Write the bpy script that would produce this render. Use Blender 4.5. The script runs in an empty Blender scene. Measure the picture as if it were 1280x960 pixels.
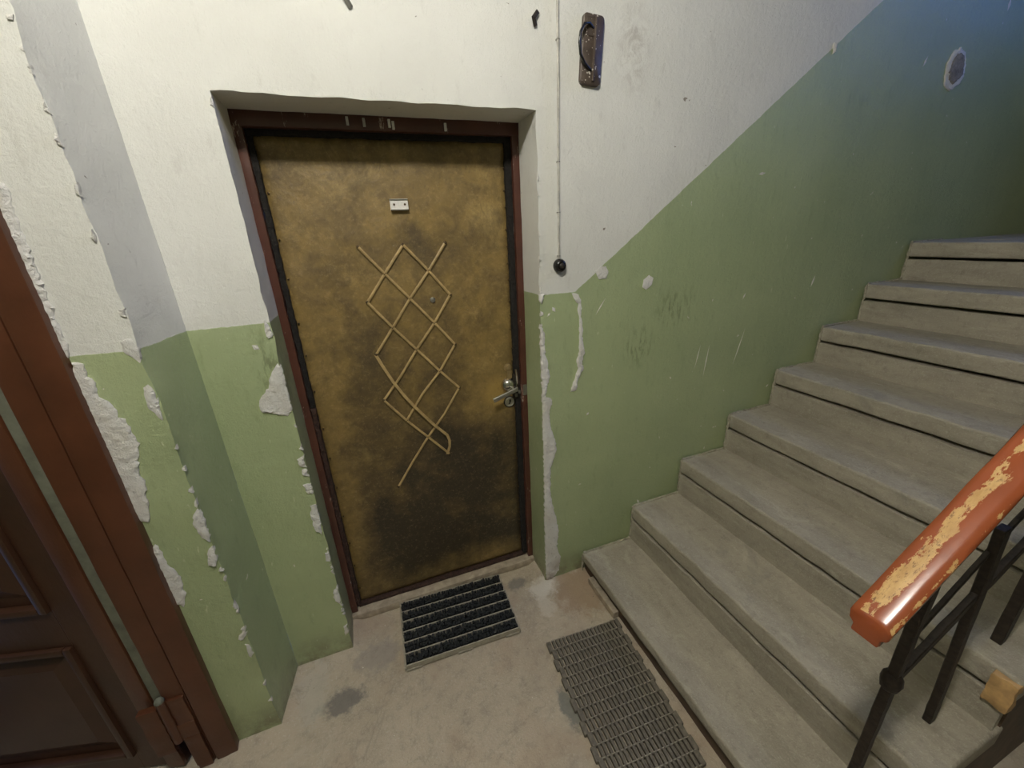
import bpy, bmesh, math, random
from mathutils import Vector, Matrix, noise
from mathutils.geometry import delaunay_2d_cdt

random.seed(7)
S = bpy.context.scene
COL = S.collection

# ------------------------------------------------------------------ camera
cam_d = bpy.data.cameras.new('camera'); cam = bpy.data.objects.new('camera', cam_d); COL.objects.link(cam)
cam_d.sensor_fit = 'HORIZONTAL'; cam_d.sensor_width = 36.0
cam_d.lens = 501.445 / 1280.0 * 36.0
cam_d.clip_start = 0.02
Rw = Matrix(((0.93435520, -0.35347051, -0.04515478),
             (-0.16235064, -0.30946111, -0.93695042),
             (0.31721070, 0.88277541, -0.34653276)))          # rows: right, down, forward
right, down, fwd = Rw[0], Rw[1], Rw[2]
cam.matrix_world = Matrix(((right.x, -down.x, -fwd.x, 0.0),
                           (right.y, -down.y, -fwd.y, -1.4),
                           (right.z, -down.z, -fwd.z, 1.63),
                           (0, 0, 0, 1)))
S.camera = cam

# ------------------------------------------------------------------ world, daylight, exposure
W = bpy.data.worlds.new('world'); S.world = W; W.use_nodes = True
W.node_tree.nodes['Background'].inputs[0].default_value = (0.30, 0.52, 1.0, 1)
W.node_tree.nodes['Background'].inputs[1].default_value = 0.5
day = bpy.data.lights.new('daylight', 'AREA'); day.shape = 'RECTANGLE'; day.size = 0.9; day.size_y = 1.1
day.energy = 30; day.color = (0.04, 0.23, 1.0)
dayo = bpy.data.objects.new('daylight', day); COL.objects.link(dayo)
dayo.location = (4.45, -0.90, 3.5); dayo.rotation_euler = (0, math.radians(90), 0)
LAMP_POS = Vector((-0.17, -1.30, 2.91)); LAMP_STRENGTH = 268.0
S.view_settings.view_transform = 'Standard'; S.view_settings.look = 'None'
S.view_settings.exposure = 0.44; S.view_settings.gamma = 1.0; S.view_settings.use_curve_mapping = False
S.cycles.use_denoising = True

# ------------------------------------------------------------------ material helper
class G:
    def __init__(s, name, rough=0.6, metal=0.0, spec=0.5):
        s.m = bpy.data.materials.new(name); s.m.use_nodes = True
        s.t = s.m.node_tree; s.b = s.t.nodes['Principled BSDF']
        s.b.inputs['Roughness'].default_value = rough; s.b.inputs['Metallic'].default_value = metal
        s.b.inputs['Specular IOR Level'].default_value = spec
        s.pos = s.t.nodes.new('ShaderNodeNewGeometry').outputs['Position']
    def n(s, k): return s.t.nodes.new('ShaderNode' + k)
    def put(s, sock, v):
        if isinstance(v, bpy.types.NodeSocket): s.t.links.new(v, sock)
        elif isinstance(v, (tuple, list)) and len(v) == 3 and sock.type == 'RGBA': sock.default_value = (*v, 1)
        else: sock.default_value = v
    def stretch(s, sc, vec=None):
        k = s.n('Mapping'); s.put(k.inputs['Vector'], vec or s.pos); k.inputs['Scale'].default_value = sc
        return k.outputs[0]
    def noise(s, scale, detail=4, rough=0.6, vec=None, dist=0.0):
        k = s.n('TexNoise'); s.put(k.inputs['Vector'], vec or s.pos)
        k.inputs['Scale'].default_value = scale; k.inputs['Detail'].default_value = detail
        k.inputs['Roughness'].default_value = rough; k.inputs['Distortion'].default_value = dist
        return k.outputs[0]
    def voro(s, scale, vec=None, feature='F1'):
        k = s.n('TexVoronoi'); k.feature = feature; s.put(k.inputs['Vector'], vec or s.pos)
        k.inputs['Scale'].default_value = scale
        return k.outputs['Distance']
    def sep(s, vec=None):
        k = s.n('SeparateXYZ'); s.put(k.inputs[0], vec or s.pos); return k.outputs
    def op(s, o, a, b=0.0, clamp=False):
        k = s.n('Math'); k.operation = o; k.use_clamp = clamp
        s.put(k.inputs[0], a); s.put(k.inputs[1], b); return k.outputs[0]
    def rng(s, v, a, b, c=0.0, d=1.0):
        k = s.n('MapRange'); s.put(k.inputs[0], v)
        for i, q in enumerate((a, b, c, d)): k.inputs[i + 1].default_value = q
        return k.outputs[0]
    def mix(s, f, a, b, mode='MIX'):
        k = s.n('Mix'); k.data_type = 'RGBA'; k.blend_type = mode
        s.put(k.inputs[0], f); s.put(k.inputs[6], a); s.put(k.inputs[7], b); return k.outputs[2]
    def blob(s, c, r):                       # soft ellipsoid mask: 1 in the middle, 0 outside
        k = s.n('VectorMath'); k.operation = 'SUBTRACT'; s.put(k.inputs[0], s.pos); k.inputs[1].default_value = c
        q = s.n('VectorMath'); q.operation = 'DIVIDE'; s.put(q.inputs[0], k.outputs[0]); q.inputs[1].default_value = r
        l = s.n('VectorMath'); l.operation = 'LENGTH'; s.put(l.inputs[0], q.outputs[0])
        return s.rng(l.outputs['Value'], 1.0, 0.0)
    def color(s, v): s.put(s.b.inputs['Base Color'], v); return s
    def rough(s, v): s.put(s.b.inputs['Roughness'], v); return s
    def bump(s, h, strength=0.5, dist=0.01, nrm=None):
        k = s.n('Bump'); s.put(k.inputs['Height'], h); k.inputs['Strength'].default_value = strength
        k.inputs['Distance'].default_value = dist
        if nrm: s.put(k.inputs['Normal'], nrm)
        s.put(s.b.inputs['Normal'], k.outputs[0]); return k.outputs[0]

M = {}
def simple(name, col, rough=0.6, metal=0.0, var=0.25, scale=40, bump=0.2, spec=0.5, dist=0.002):
    g = G(name, rough, metal, spec)
    n = g.noise(scale, 5, 0.65)
    dark = tuple(c * (1 - var) for c in col); lite = tuple(min(1, c * (1 + var)) for c in col)
    g.color(g.mix(g.rng(n, 0.3, 0.7), dark, lite))
    if bump: g.bump(n, bump, dist)
    M[name] = g.m; return g

# plastered wall: whitewash above, green oil paint below a line that climbs with the stairs
def wall_material():
    g = G('painted_plaster', 0.8)
    x, y, z = g.sep()
    edge = g.op('ADD', g.op('MULTIPLY', g.op('MAXIMUM', g.op('SUBTRACT', x, 0.782), 0.0), 0.741), 1.415)
    wob = g.op('MULTIPLY', g.op('SUBTRACT', g.noise(9, 6, 0.7), 0.5), 0.018)
    d = g.op('SUBTRACT', g.op('ADD', edge, wob), z)
    green = g.rng(d, -0.001, 0.001)
    big = g.noise(1.7, 5, 0.6); mid = g.noise(14, 5, 0.7); fine = g.noise(70, 4, 0.7)
    diag = g.noise(22, 6, 0.75, g.stretch((1.0, 1.0, 0.35)))
    white = g.mix(g.rng(big, 0.35, 0.7), (0.745, 0.74, 0.69), (0.66, 0.655, 0.605))
    white = g.mix(g.op('MULTIPLY', g.rng(diag, 0.57, 0.78), 0.42), white, (0.43, 0.41, 0.36))
    white = g.mix(g.rng(g.noise(38, 3, 0.5, dist=0.6), 0.735, 0.77), white, (0.25, 0.22, 0.18))
    white = g.mix(g.op('MULTIPLY', g.op('MULTIPLY', g.blob((1.0, 0, 2.2), (0.09, 0.3, 0.16)), g.rng(g.noise(16, 6, 0.75, dist=0.8), 0.45, 0.6)), 0.8), white, (0.42, 0.39, 0.34))
    gr = g.mix(g.rng(big, 0.3, 0.7), (0.430, 0.495, 0.275), (0.350, 0.415, 0.225))
    gr = g.mix(g.op('MULTIPLY', g.rng(diag, 0.56, 0.8), 0.5), gr, (0.17, 0.20, 0.10))
    for c0, r0 in (((1.27, 0, 1.30), (0.13, 0.3, 0.11)), ((1.10, 0, 1.15), (0.10, 0.3, 0.12)), ((-0.30, 0, 1.25), (0.06, 0.3, 0.2))):  # finger smears; the last patch paints the shadow at the left jamb gash
        gr = g.mix(g.op('MULTIPLY', g.op('MULTIPLY', g.blob(c0, r0), g.rng(g.noise(26, 3, 0.6, g.stretch((2.2, 1, 0.7))), 0.48, 0.62)), 0.8), gr, (0.13, 0.15, 0.07))
    low = g.op('MULTIPLY', g.rng(z, 0.16, 0.0), g.rng(mid, 0.35, 0.6))
    gr = g.mix(low, gr, (0.20, 0.17, 0.11))
    chips = g.rng(g.noise(30, 2, 0.5, dist=0.4), 0.745, 0.755)
    gr = g.mix(chips, gr, (0.72, 0.70, 0.62))
    scr = g.op('MULTIPLY', g.rng(g.noise(16, 2, 0.4, g.stretch((6.0, 1.0, 1.3), g.stretch((1, 1, 1)))), 0.715, 0.73), g.rng(mid, 0.5, 0.56))
    gr = g.mix(g.op('MULTIPLY', scr, 0.7), gr, (0.62, 0.66, 0.45))
    g.color(g.mix(green, white, gr))
    g.rough(g.mix(green, (0.85,) * 3, (0.31,) * 3))
    h = g.op('ADD', g.op('ADD', g.op('MULTIPLY', mid, 0.35), g.op('MULTIPLY', diag, 0.35)), g.op('MULTIPLY', g.noise(58, 6, 0.8), 0.45))
    h = g.op('ADD', h, g.op('MULTIPLY', green, 0.05))
    g.bump(h, 0.75, 0.012)
    M['wall'] = g.m
wall_material()

def bare_plaster():
    g = G('bare_plaster', 0.95)
    a = g.noise(45, 6, 0.75); b = g.noise(9, 4, 0.6)
    c = g.mix(g.rng(b, 0.35, 0.65), (0.90, 0.885, 0.84), (0.80, 0.77, 0.70))
    c = g.mix(g.rng(a, 0.60, 0.74), c, (0.33, 0.30, 0.26))
    z = g.sep()[2]
    c = g.mix(g.op('MULTIPLY', g.rng(z, 0.14, 0.03), g.rng(b, 0.4, 0.6)), c, (0.24, 0.14, 0.075))
    g.color(c); g.bump(a, 1.0, 0.016); M['bare'] = g.m
bare_plaster()

def floor_material():
    g = G('worn_concrete', 0.7)
    a = g.noise(3.0, 6, 0.65); b = g.noise(24, 6, 0.75); f = g.noise(140, 3, 0.7)
    c = g.mix(g.rng(a, 0.35, 0.65), (0.50, 0.425, 0.32), (0.41, 0.345, 0.26))
    c = g.mix(g.op('MULTIPLY', g.rng(b, 0.50, 0.66), 0.4), c, (0.26, 0.22, 0.175))
    c = g.mix(g.op('MULTIPLY', g.rng(g.noise(7, 6, 0.75, dist=0.7), 0.54, 0.66), 0.45), c, (0.54, 0.475, 0.375))
    c = g.mix(g.op('MULTIPLY', g.rng(f, 0.54, 0.70), 0.5), c, (0.60, 0.545, 0.45))
    n1 = g.op('SUBTRACT', g.noise(18, 6, 0.7), 0.5)
    def stain(c0, ce, r, col, amt=1.0, k=1.6):
        m = g.rng(g.op('ADD', g.blob(ce, r), g.op('MULTIPLY', n1, k)), 0.30, 0.56)
        return g.mix(g.op('MULTIPLY', m, amt), c0, col)
    c = stain(c, (0.78, -0.10, 0), (0.24, 0.22, 1), (0.33, 0.235, 0.15), 0.8)       # browner slab by the stairs
    c = stain(c, (0.60, -0.02, 0), (0.12, 0.09, 1), (0.66, 0.62, 0.54), 0.8)        # plaster dust
    c = stain(c, (0.50, 0.05, 0), (0.08, 0.05, 1), (0.21, 0.20, 0.18), 0.8)
    c = stain(c, (0.58, -0.12, 0), (0.06, 0.12, 1), (0.62, 0.57, 0.48), 0.6)
    c = stain(c, (-0.31, -0.20, 0), (0.14, 0.075, 1), (0.16, 0.15, 0.14), 0.8)      # dark grey patch by the pillar
    c = stain(c, (-0.17, -0.06, 0), (0.16, 0.10, 1), (0.33, 0.29, 0.25), 0.7)
    c = stain(c, (0.47, -0.55, 0), (0.05, 0.13, 1), (0.17, 0.175, 0.155), 0.85)     # patch by the rubber mat
    c = stain(c, (-0.42, -0.12, 0), (0.09, 0.22, 1), (0.50, 0.46, 0.38), 0.6)
    c = g.mix(g.rng(g.noise(60, 2, 0.4), 0.77, 0.79), c, (0.75, 0.72, 0.66))
    c = g.mix(g.rng(g.noise(27, 3, 0.5), 0.735, 0.76), c, (0.12, 0.10, 0.08))
    c = g.mix(g.op('MULTIPLY', g.rng(g.noise(4, 3, 0.5), 0.52, 0.62), 0.35), c, (0.40, 0.29, 0.20))
    cr = g.op('ABSOLUTE', g.op('SUBTRACT', g.noise(2.3, 5, 0.6, dist=0.5), 0.5))
    c = g.mix(g.op('MULTIPLY', g.rng(cr, 0.005, 0.001), 0.22), c, (0.18, 0.155, 0.12))
    g.color(c); g.rough(g.rng(b, 0.3, 0.7, 0.55, 0.85))
    g.bump(g.op('ADD', b, g.op('MULTIPLY', f, 0.35)), 0.6, 0.010); M['floor'] = g.m
floor_material()

def step_material():
    g = G('stair_concrete', 0.75)
    st = g.noise(10, 6, 0.7, g.stretch((1.0, 0.35, 1.6))); b = g.noise(34, 6, 0.75); f = g.noise(160, 3, 0.7)
    c = g.mix(g.rng(st, 0.3, 0.7), (0.430, 0.385, 0.305), (0.290, 0.258, 0.200))
    c = g.mix(g.op('MULTIPLY', g.rng(b, 0.52, 0.68), 0.42), c, (0.19, 0.165, 0.13))
    c = g.mix(g.op('MULTIPLY', g.rng(f, 0.54, 0.70), 0.55), c, (0.52, 0.48, 0.39))
    c = g.mix(g.op('MULTIPLY', g.rng(g.noise(13, 5, 0.75, g.stretch((1, 0.5, 2)), 0.8), 0.58, 0.66), 0.45), c, (0.50, 0.46, 0.37))
    c = g.mix(g.op('MULTIPLY', g.rng(g.noise(5, 5, 0.7, dist=0.5), 0.60, 0.70), 0.4), c, (0.20, 0.195, 0.17))
    y = g.sep()[1]
    c = g.mix(g.op('MULTIPLY', g.rng(y, -0.05, 0.0), g.rng(b, 0.4, 0.6)), c, (0.52, 0.48, 0.38))
    g.color(c); g.bump(g.op('ADD', g.op('ADD', b, st), g.op('MULTIPLY', f, 0.4)), 0.6, 0.010); M['step'] = g.m
step_material()

def leatherette():
    g = G('mustard_leatherette', 0.5)
    x, y, z = g.sep()
    n1 = g.noise(2.6, 7, 0.65, dist=0.3); n2 = g.noise(13, 7, 0.72, dist=0.4); n3 = g.noise(60, 5, 0.7)
    gold = g.mix(g.rng(n2, 0.35, 0.65), (0.285, 0.192, 0.062), (0.190, 0.127, 0.044))
    gold = g.mix(g.op('MULTIPLY', g.rng(n3, 0.55, 0.72), 0.55), gold, (0.42, 0.29, 0.115))
    gold = g.mix(g.op('MULTIPLY', g.rng(g.noise(5, 8, 0.8, dist=0.5), 0.54, 0.70), 0.75), gold, (0.47, 0.335, 0.125))
    # rubbed-in grime: heavy across the lower half, blotchy elsewhere, worn clean round the handle and the left edge
    lowd = g.rng(z, 1.25, 0.55)
    sides = g.op('MULTIPLY', g.rng(x, -0.23, -0.06), g.rng(z, 0.03, 0.22))
    m = g.op('ADD', g.op('MULTIPLY', g.op('MULTIPLY', lowd, sides), 0.36), n1)
    m = g.op('ADD', m, g.op('MULTIPLY', g.op('SUBTRACT', n2, 0.5), 0.34))
    for c0, r0, k in (((0.19, 0.19, 1.62), (0.30, 0.3, 0.09), 0.16), ((0.02, 0.19, 1.20), (0.14, 0.3, 0.22), 0.12),
                      ((0.06, 0.19, 1.86), (0.5, 0.3, 0.10), 0.06), ((0.34, 0.19, 1.57), (0.10, 0.3, 0.10), 0.14),
                      ((0.22, 0.19, 1.66), (0.07, 0.3, 0.09), 0.14), ((0.28, 0.19, 0.8), (0.09, 0.3, 0.12), 0.2),
                      ((0.47, 0.19, 1.05), (0.17, 0.3, 0.28), -0.30), ((0.49, 0.19, 0.96), (0.10, 0.3, 0.09), -0.45),
                      ((-0.20, 0.19, 1.0), (0.09, 0.3, 0.9), -0.12), ((0.05, 0.19, 1.45), (0.10, 0.3, 0.10), -0.22),
                      ((0.16, 0.19, 1.47), (0.05, 0.3, 0.06), -0.25), ((0.42, 0.19, 0.12), (0.12, 0.3, 0.10), -0.22),
                      ((0.30, 0.19, 1.75), (0.4, 0.3, 0.15), -0.08)):
        m = g.op('ADD', m, g.op('MULTIPLY', g.blob(c0, r0), k))
    d = g.rng(m, 0.44, 0.80)
    c = g.mix(d, gold, (0.045, 0.033, 0.019))
    c = g.mix(g.op('MULTIPLY', g.rng(g.op('ADD', g.blob((0.505, 0.19, 0.975), (0.10, 0.3, 0.11)), g.op('MULTIPLY', g.op('SUBTRACT', n2, 0.5), 0.8)), 0.15, 0.6), 0.75), c, (0.42, 0.275, 0.075))
    sc2 = g.noise(26, 4, 0.7, g.stretch((2.6, 1.0, 0.8)), 1.2)
    c = g.mix(g.op('MULTIPLY', g.rng(sc2, 0.60, 0.72), 0.45), c, (0.10, 0.07, 0.035))
    c = g.mix(g.op('MULTIPLY', g.rng(g.noise(80, 6, 0.85), 0.54, 0.70), 0.38), c, (0.50, 0.38, 0.19))
    c = g.mix(g.op('MULTIPLY', g.rng(g.noise(75, 6, 0.85), 0.54, 0.70), 0.40), c, (0.07, 0.05, 0.025))
    sc = g.noise(20, 3, 0.6, g.stretch((1.0, 1.0, 3.2)), 0.8)
    c = g.mix(g.op('MULTIPLY', g.rng(sc, 0.68, 0.75), 0.35), c, (0.36, 0.27, 0.14))
    c = g.mix(g.rng(g.noise(46, 2, 0.5), 0.76, 0.79), c, (0.42, 0.36, 0.26))
    c = g.mix(0.14, c, (0.02, 0.014, 0.006))
    g.color(c); g.rough(g.rng(n2, 0.3, 0.7, 0.36, 0.62))
    g.bump(g.op('ADD', n2, g.op('MULTIPLY', n3, 0.5)), 0.5, 0.007); M['leather'] = g.m
leatherette()

def brown_paint(name, col, wear=0.72, rough=0.35):
    g = G(name, rough)
    n = g.noise(8, 5, 0.6); v = g.noise(30, 6, 0.75, g.stretch((1, 1, 0.3)))
    c = g.mix(g.rng(n, 0.3, 0.7), col, tuple(k * 0.65 for k in col))
    c = g.mix(g.rng(v, wear, wear + 0.04), c, (0.50, 0.40, 0.32))
    g.color(c); g.bump(g.op('ADD', v, n), 0.25, 0.004); M[name] = g.m
brown_paint('frame_red', (0.100, 0.036, 0.023), 0.62)
brown_paint('door_brown', (0.105, 0.036, 0.016), 0.76, 0.30)
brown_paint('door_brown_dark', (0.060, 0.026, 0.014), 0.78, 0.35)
simple('gasket', (0.135, 0.140, 0.105), 0.7, var=0.25, scale=25)
simple('felt', (0.012, 0.010, 0.008), 0.95, var=0.6, scale=120, bump=0.8, dist=0.006)
simple('felt_brown', (0.045, 0.022, 0.015), 0.9, var=0.7, scale=90, bump=0.8, dist=0.008)
simple('brass_strap', (0.42, 0.30, 0.135), 0.32, metal=0.0, var=0.3, scale=30, bump=0.1)
simple('stud', (0.09, 0.06, 0.03), 0.4, metal=0.5, var=0.3)
simple('chrome', (0.62, 0.60, 0.56), 0.14, metal=1.0, var=0.06, bump=0.0)
simple('dull_steel', (0.30, 0.29, 0.26), 0.38, metal=0.8, var=0.25)
simple('pale_steel', (0.48, 0.46, 0.40), 0.4, metal=0.4, var=0.15)
simple('dark_metal', (0.035, 0.028, 0.022), 0.5, metal=0.3, var=0.5, scale=60)
simple('brass', (0.42, 0.31, 0.16), 0.35, metal=0.7, var=0.25)
simple('white_plate', (0.72, 0.70, 0.66), 0.5, var=0.12, scale=120)
simple('bristle', (0.010, 0.012, 0.013), 0.65, var=0.5, scale=200, bump=0)
simple('mat_rack', (0.33, 0.30, 0.235), 0.6, var=0.2, scale=60)
simple('rubber', (0.140, 0.122, 0.096), 0.75, var=0.35, scale=70, bump=0.4)
simple('rod_wire', (0.33, 0.30, 0.24), 0.5, metal=0.2, var=0.2, scale=80)
simple('cable', (0.46, 0.44, 0.39), 0.6, var=0.3, scale=30)
simple('black_plastic', (0.012, 0.011, 0.010), 0.25, var=0.2, bump=0)
simple('iron', (0.030, 0.021, 0.015), 0.55, metal=0.25, var=0.6, scale=70, bump=0.6, dist=0.004)
simple('dim_wall', (0.20, 0.215, 0.145), 0.7, var=0.15, scale=8)  # unseen walls, coloured darker than those in view to cut bounced light
simple('ceiling_greyed', (0.42, 0.41, 0.38), 0.9, var=0.06, scale=6)  # unseen landing ceiling, greyed to weaken the ambient bounce
simple('darkened_ceiling', (0.18, 0.175, 0.165), 0.9, var=0.15, scale=6)  # unseen upper ceiling and drop wall, darkened so less light bounces back
simple('riser_brown', (0.095, 0.062, 0.040), 0.6, var=0.4, scale=18, bump=0.3)
simple('sill_stone', (0.36, 0.30, 0.225), 0.7, var=0.35, scale=22, bump=0.5, dist=0.006)
simple('mortar', (0.36, 0.33, 0.25), 0.95, var=0.4, scale=50, bump=0.8, dist=0.006)
simple('raw_wood', (0.50, 0.31, 0.13), 0.6, var=0.3, scale=28)
simple('white_paint', (0.7, 0.7, 0.68), 0.5, var=0.08)
def spattered():
    g = G('spattered_metal', 0.45, 0.2)
    n = g.noise(30, 4, 0.7)
    c = g.mix(g.rng(n, 0.35, 0.65), (0.060, 0.042, 0.032), (0.105, 0.080, 0.062))
    d = g.op('ADD', g.voro(95), g.op('MULTIPLY', g.op('SUBTRACT', g.noise(22, 2, 0.5), 0.5), 1.1))
    g.color(g.mix(g.rng(d, 0.145, 0.115), c, (0.62, 0.57, 0.50))); g.bump(n, 0.3, 0.003); M['spatter'] = g.m
spattered()
def concrete_hole():
    g = G('bare_concrete', 0.95); n = g.noise(40, 5, 0.7)
    g.color(g.mix(g.rng(n, 0.35, 0.7), (0.36, 0.33, 0.29), (0.15, 0.13, 0.11))); g.bump(n, 0.9, 0.012); M['hole'] = g.m
concrete_hole()
def handrail_material():
    g = G('worn_handrail', 0.22)
    x, y, z = g.sep()
    u = g.stretch((0.35, 1.0, 0.35))
    n = g.noise(48, 6, 0.78, u); n2 = g.noise(5, 4, 0.6)
    red = g.mix(g.rng(n2, 0.35, 0.65), (0.330, 0.080, 0.026), (0.245, 0.062, 0.022))
    wood = g.mix(g.rng(g.noise(55, 5, 0.7, u), 0.35, 0.65), (0.66, 0.42, 0.17), (0.48, 0.27, 0.09))
    wood = g.mix(g.rng(g.noise(190, 4, 0.75, u), 0.56, 0.66), wood, (0.20, 0.09, 0.035))
    top = g.rng(g.op('ABSOLUTE', g.op('ADD', y, 1.104)), 0.030, 0.006)
    side = g.op('MULTIPLY', g.rng(g.op('ABSOLUTE', g.op('ADD', y, 1.142)), 0.011, 0.0), 0.85)
    m = g.op('ADD', g.op('MAXIMUM', top, side), g.op('ADD', g.op('MULTIPLY', g.op('SUBTRACT', n, 0.5), 2.0), g.op('MULTIPLY', g.op('SUBTRACT', n2, 0.5), 1.8)))
    m = g.op('MULTIPLY', m, g.rng(x, 0.7915, 0.795))
    wear = g.rng(m, 0.76, 0.80)
    g.color(g.mix(wear, red, wood)); g.rough(g.mix(wear, (0.2,) * 3, (0.45,) * 3))
    g.bump(g.op('SUBTRACT', 1.0, wear), 0.25, 0.003); M['handrail'] = g.m
handrail_material()
def emitter(name, col, k):
    g = G(name); g.color(col); g.put(g.b.inputs['Emission Color'], col); g.b.inputs['Emission Strength'].default_value = k; M[name] = g.m
emitter('lamp_globe', (1.0, 0.965, 0.885), LAMP_STRENGTH)
gg = G('window_glass'); tr = gg.n('BsdfTransparent'); gl = gg.n('BsdfGlossy'); mx = gg.n('MixShader'); mx.inputs[0].default_value = 0.08
gl.inputs['Roughness'].default_value = 0.03
gg.t.links.new(tr.outputs[0], mx.inputs[1]); gg.t.links.new(gl.outputs[0], mx.inputs[2])
gg.t.links.new(mx.outputs[0], gg.t.nodes['Material Output'].inputs[0]); M['glass'] = gg.m

# ------------------------------------------------------------------ object helpers
def tag(o, label=None, cat=None, kind=None, group=None):
    if label: o['label'] = label
    if cat: o['category'] = cat
    if kind: o['kind'] = kind
    if group: o['group'] = group
    return o
def empty(name, loc, label, cat, kind=None, group=None):
    o = bpy.data.objects.new(name, None); COL.objects.link(o); o.location = loc; o.empty_display_size = 0.05
    return tag(o, label, cat, kind, group)
def wloc(o):
    v = Vector((0, 0, 0))
    while o: v = v + o.location; o = o.parent
    return v
def obj(name, bm, mat, parent=None, origin=None, smooth=None, label=None):
    """link a world-space bmesh as one object; origin = world position of its origin"""
    base = wloc(parent) if parent else Vector((0, 0, 0))
    org = Vector(origin) if origin is not None else base
    bmesh.ops.recalc_face_normals(bm, faces=bm.faces[:])
    bmesh.ops.translate(bm, verts=bm.verts[:], vec=-org)
    me = bpy.data.meshes.new(name); bm.to_mesh(me); bm.free()
    me.materials.append(M[mat])
    if smooth is not None:
        for p in me.polygons: p.use_smooth = True
        if smooth < 179:
            me.set_sharp_from_angle(angle=math.radians(smooth))
    o = bpy.data.objects.new(name, me); COL.objects.link(o)
    if parent: o.parent = parent
    o.location = org - base
    if label: o['label'] = label
    return o
def share(o, loc_world, rot=(0, 0, 0), parent=None):
    c = o.copy(); COL.objects.link(c); c.parent = parent or o.parent
    c.location = Vector(loc_world) - (wloc(c.parent) if c.parent else Vector((0, 0, 0))); c.rotation_euler = rot
    return c
def B(): return bmesh.new()
def box(bm, a, b, bevel=0.0, seg=2, mtx=None):
    a = Vector(a); b = Vector(b); c = (a + b) / 2; s = b - a
    r = bmesh.ops.create_cube(bm, size=1.0, matrix=Matrix.Translation(c) @ Matrix.Diagonal((abs(s.x), abs(s.y), abs(s.z), 1)))
    vs = r['verts']
    if bevel:
        es = list({e for v in vs for e in v.link_edges})
        q = bmesh.ops.bevel(bm, geom=es, offset=bevel, segments=seg, affect='EDGES', profile=0.6)
        vs = list({v for f in q['faces'] for v in f.verts} | {v for v in vs if v.is_valid})
    if mtx: bmesh.ops.transform(bm, matrix=mtx, verts=vs)
    return vs
def tube(bm, pts, r, n=8, cap=True):
    pts = [Vector(p) for p in pts]; rings = []
    rs = r if isinstance(r, (list, tuple)) else [r] * len(pts)
    up = None
    for i, p in enumerate(pts):
        d = (pts[min(i + 1, len(pts) - 1)] - pts[max(i - 1, 0)]).normalized()
        if up is None: up = Vector((0, 0, 1)) if abs(d.z) < 0.9 else Vector((0, 1, 0))
        a = d.cross(up).normalized(); b = a.cross(d).normalized(); up = b
        rings.append([bm.verts.new(p + a * (rs[i] * math.cos(2 * math.pi * k / n)) + b * (rs[i] * math.sin(2 * math.pi * k / n))) for k in range(n)])
    for i in range(len(rings) - 1):
        for k in range(n): bm.faces.new((rings[i][k], rings[i][(k + 1) % n], rings[i + 1][(k + 1) % n], rings[i + 1][k]))
    if cap: bm.faces.new(rings[0][::-1]); bm.faces.new(rings[-1])
def strap(bm, pts, w, t):                    # flat strip of width w on a y = const face, thickness t towards -y
    pts = [Vector(p) for p in pts]; rows = []
    for i, p in enumerate(pts):
        d = (pts[min(i + 1, len(pts) - 1)] - pts[max(i - 1, 0)]).normalized()
        s = d.cross(Vector((0, 1, 0))).normalized() * (w / 2)
        o = Vector((0, -t, 0))
        rows.append([bm.verts.new(p - s), bm.verts.new(p - s + o * 0.6), bm.verts.new(p + o), bm.verts.new(p + s + o * 0.6), bm.verts.new(p + s)])
    for a, b in zip(rows, rows[1:]):
        for k in range(4): bm.faces.new((a[k], a[k + 1], b[k + 1], b[k]))
    for q in (rows[0], rows[-1]): bm.faces.new(q)
def lathe(bm, prof, mtx, n=20):              # prof: (radius, height) about local z
    rings = []
    for r, h in prof:
        rings.append([bm.verts.new(mtx @ Vector((r * math.cos(2 * math.pi * k / n), r * math.sin(2 * math.pi * k / n), h))) for k in range(n)])
    for a, b in zip(rings, rings[1:]):
        for k in range(n): bm.faces.new((a[k], a[(k + 1) % n], b[(k + 1) % n], b[k]))
    bm.faces.new(rings[0][::-1]); bm.faces.new(rings[-1])
def toward_viewer(p): return Matrix.Translation(p) @ Matrix.Rotation(math.radians(90), 4, 'X')   # local z -> world -y
def rough_up(bm, amp, scale, seed=0.0, verts=None):
    for v in (verts or bm.verts):
        p = v.co * scale + Vector((seed, seed * 1.7, seed * 0.3))
        v.co += Vector((noise.noise(p), noise.noise(p + Vector((31, 0, 0))), noise.noise(p + Vector((0, 57, 0))))) * amp
def slice_along(bm, axis, a, b, step):
    n = max(1, int((b - a) / step))
    for i in range(1, n):
        p = Vector((0, 0, 0)); p[axis] = a + (b - a) * i / n
        q = Vector((0, 0, 0)); q[axis] = 1
        bmesh.ops.bisect_plane(bm, geom=bm.verts[:] + bm.edges[:] + bm.faces[:], plane_co=p, plane_no=q)
def lin(a, b, step):
    n = max(1, int(round((b - a) / step))); return [a + (b - a) * i / n for i in range(n + 1)]
def sheet(bm, us, vs, fn, skip=None, cache=None):   # grid of quads; shared corner verts through cache
    cache = {} if cache is None else cache
    def V(u, v):
        p = fn(u, v); k = (round(p[0], 4), round(p[1], 4), round(p[2], 4))
        if k not in cache: cache[k] = bm.verts.new(p)
        return cache[k]
    for i in range(len(us) - 1):
        for j in range(len(vs) - 1):
            if skip and skip((us[i] + us[i + 1]) / 2, (vs[j] + vs[j + 1]) / 2): continue
            q = [V(us[i], vs[j]), V(us[i + 1], vs[j]), V(us[i + 1], vs[j + 1]), V(us[i], vs[j + 1])]
            if len(set(q)) == 4:
                try: bm.faces.new(q)
                except ValueError: pass
    return cache

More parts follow.
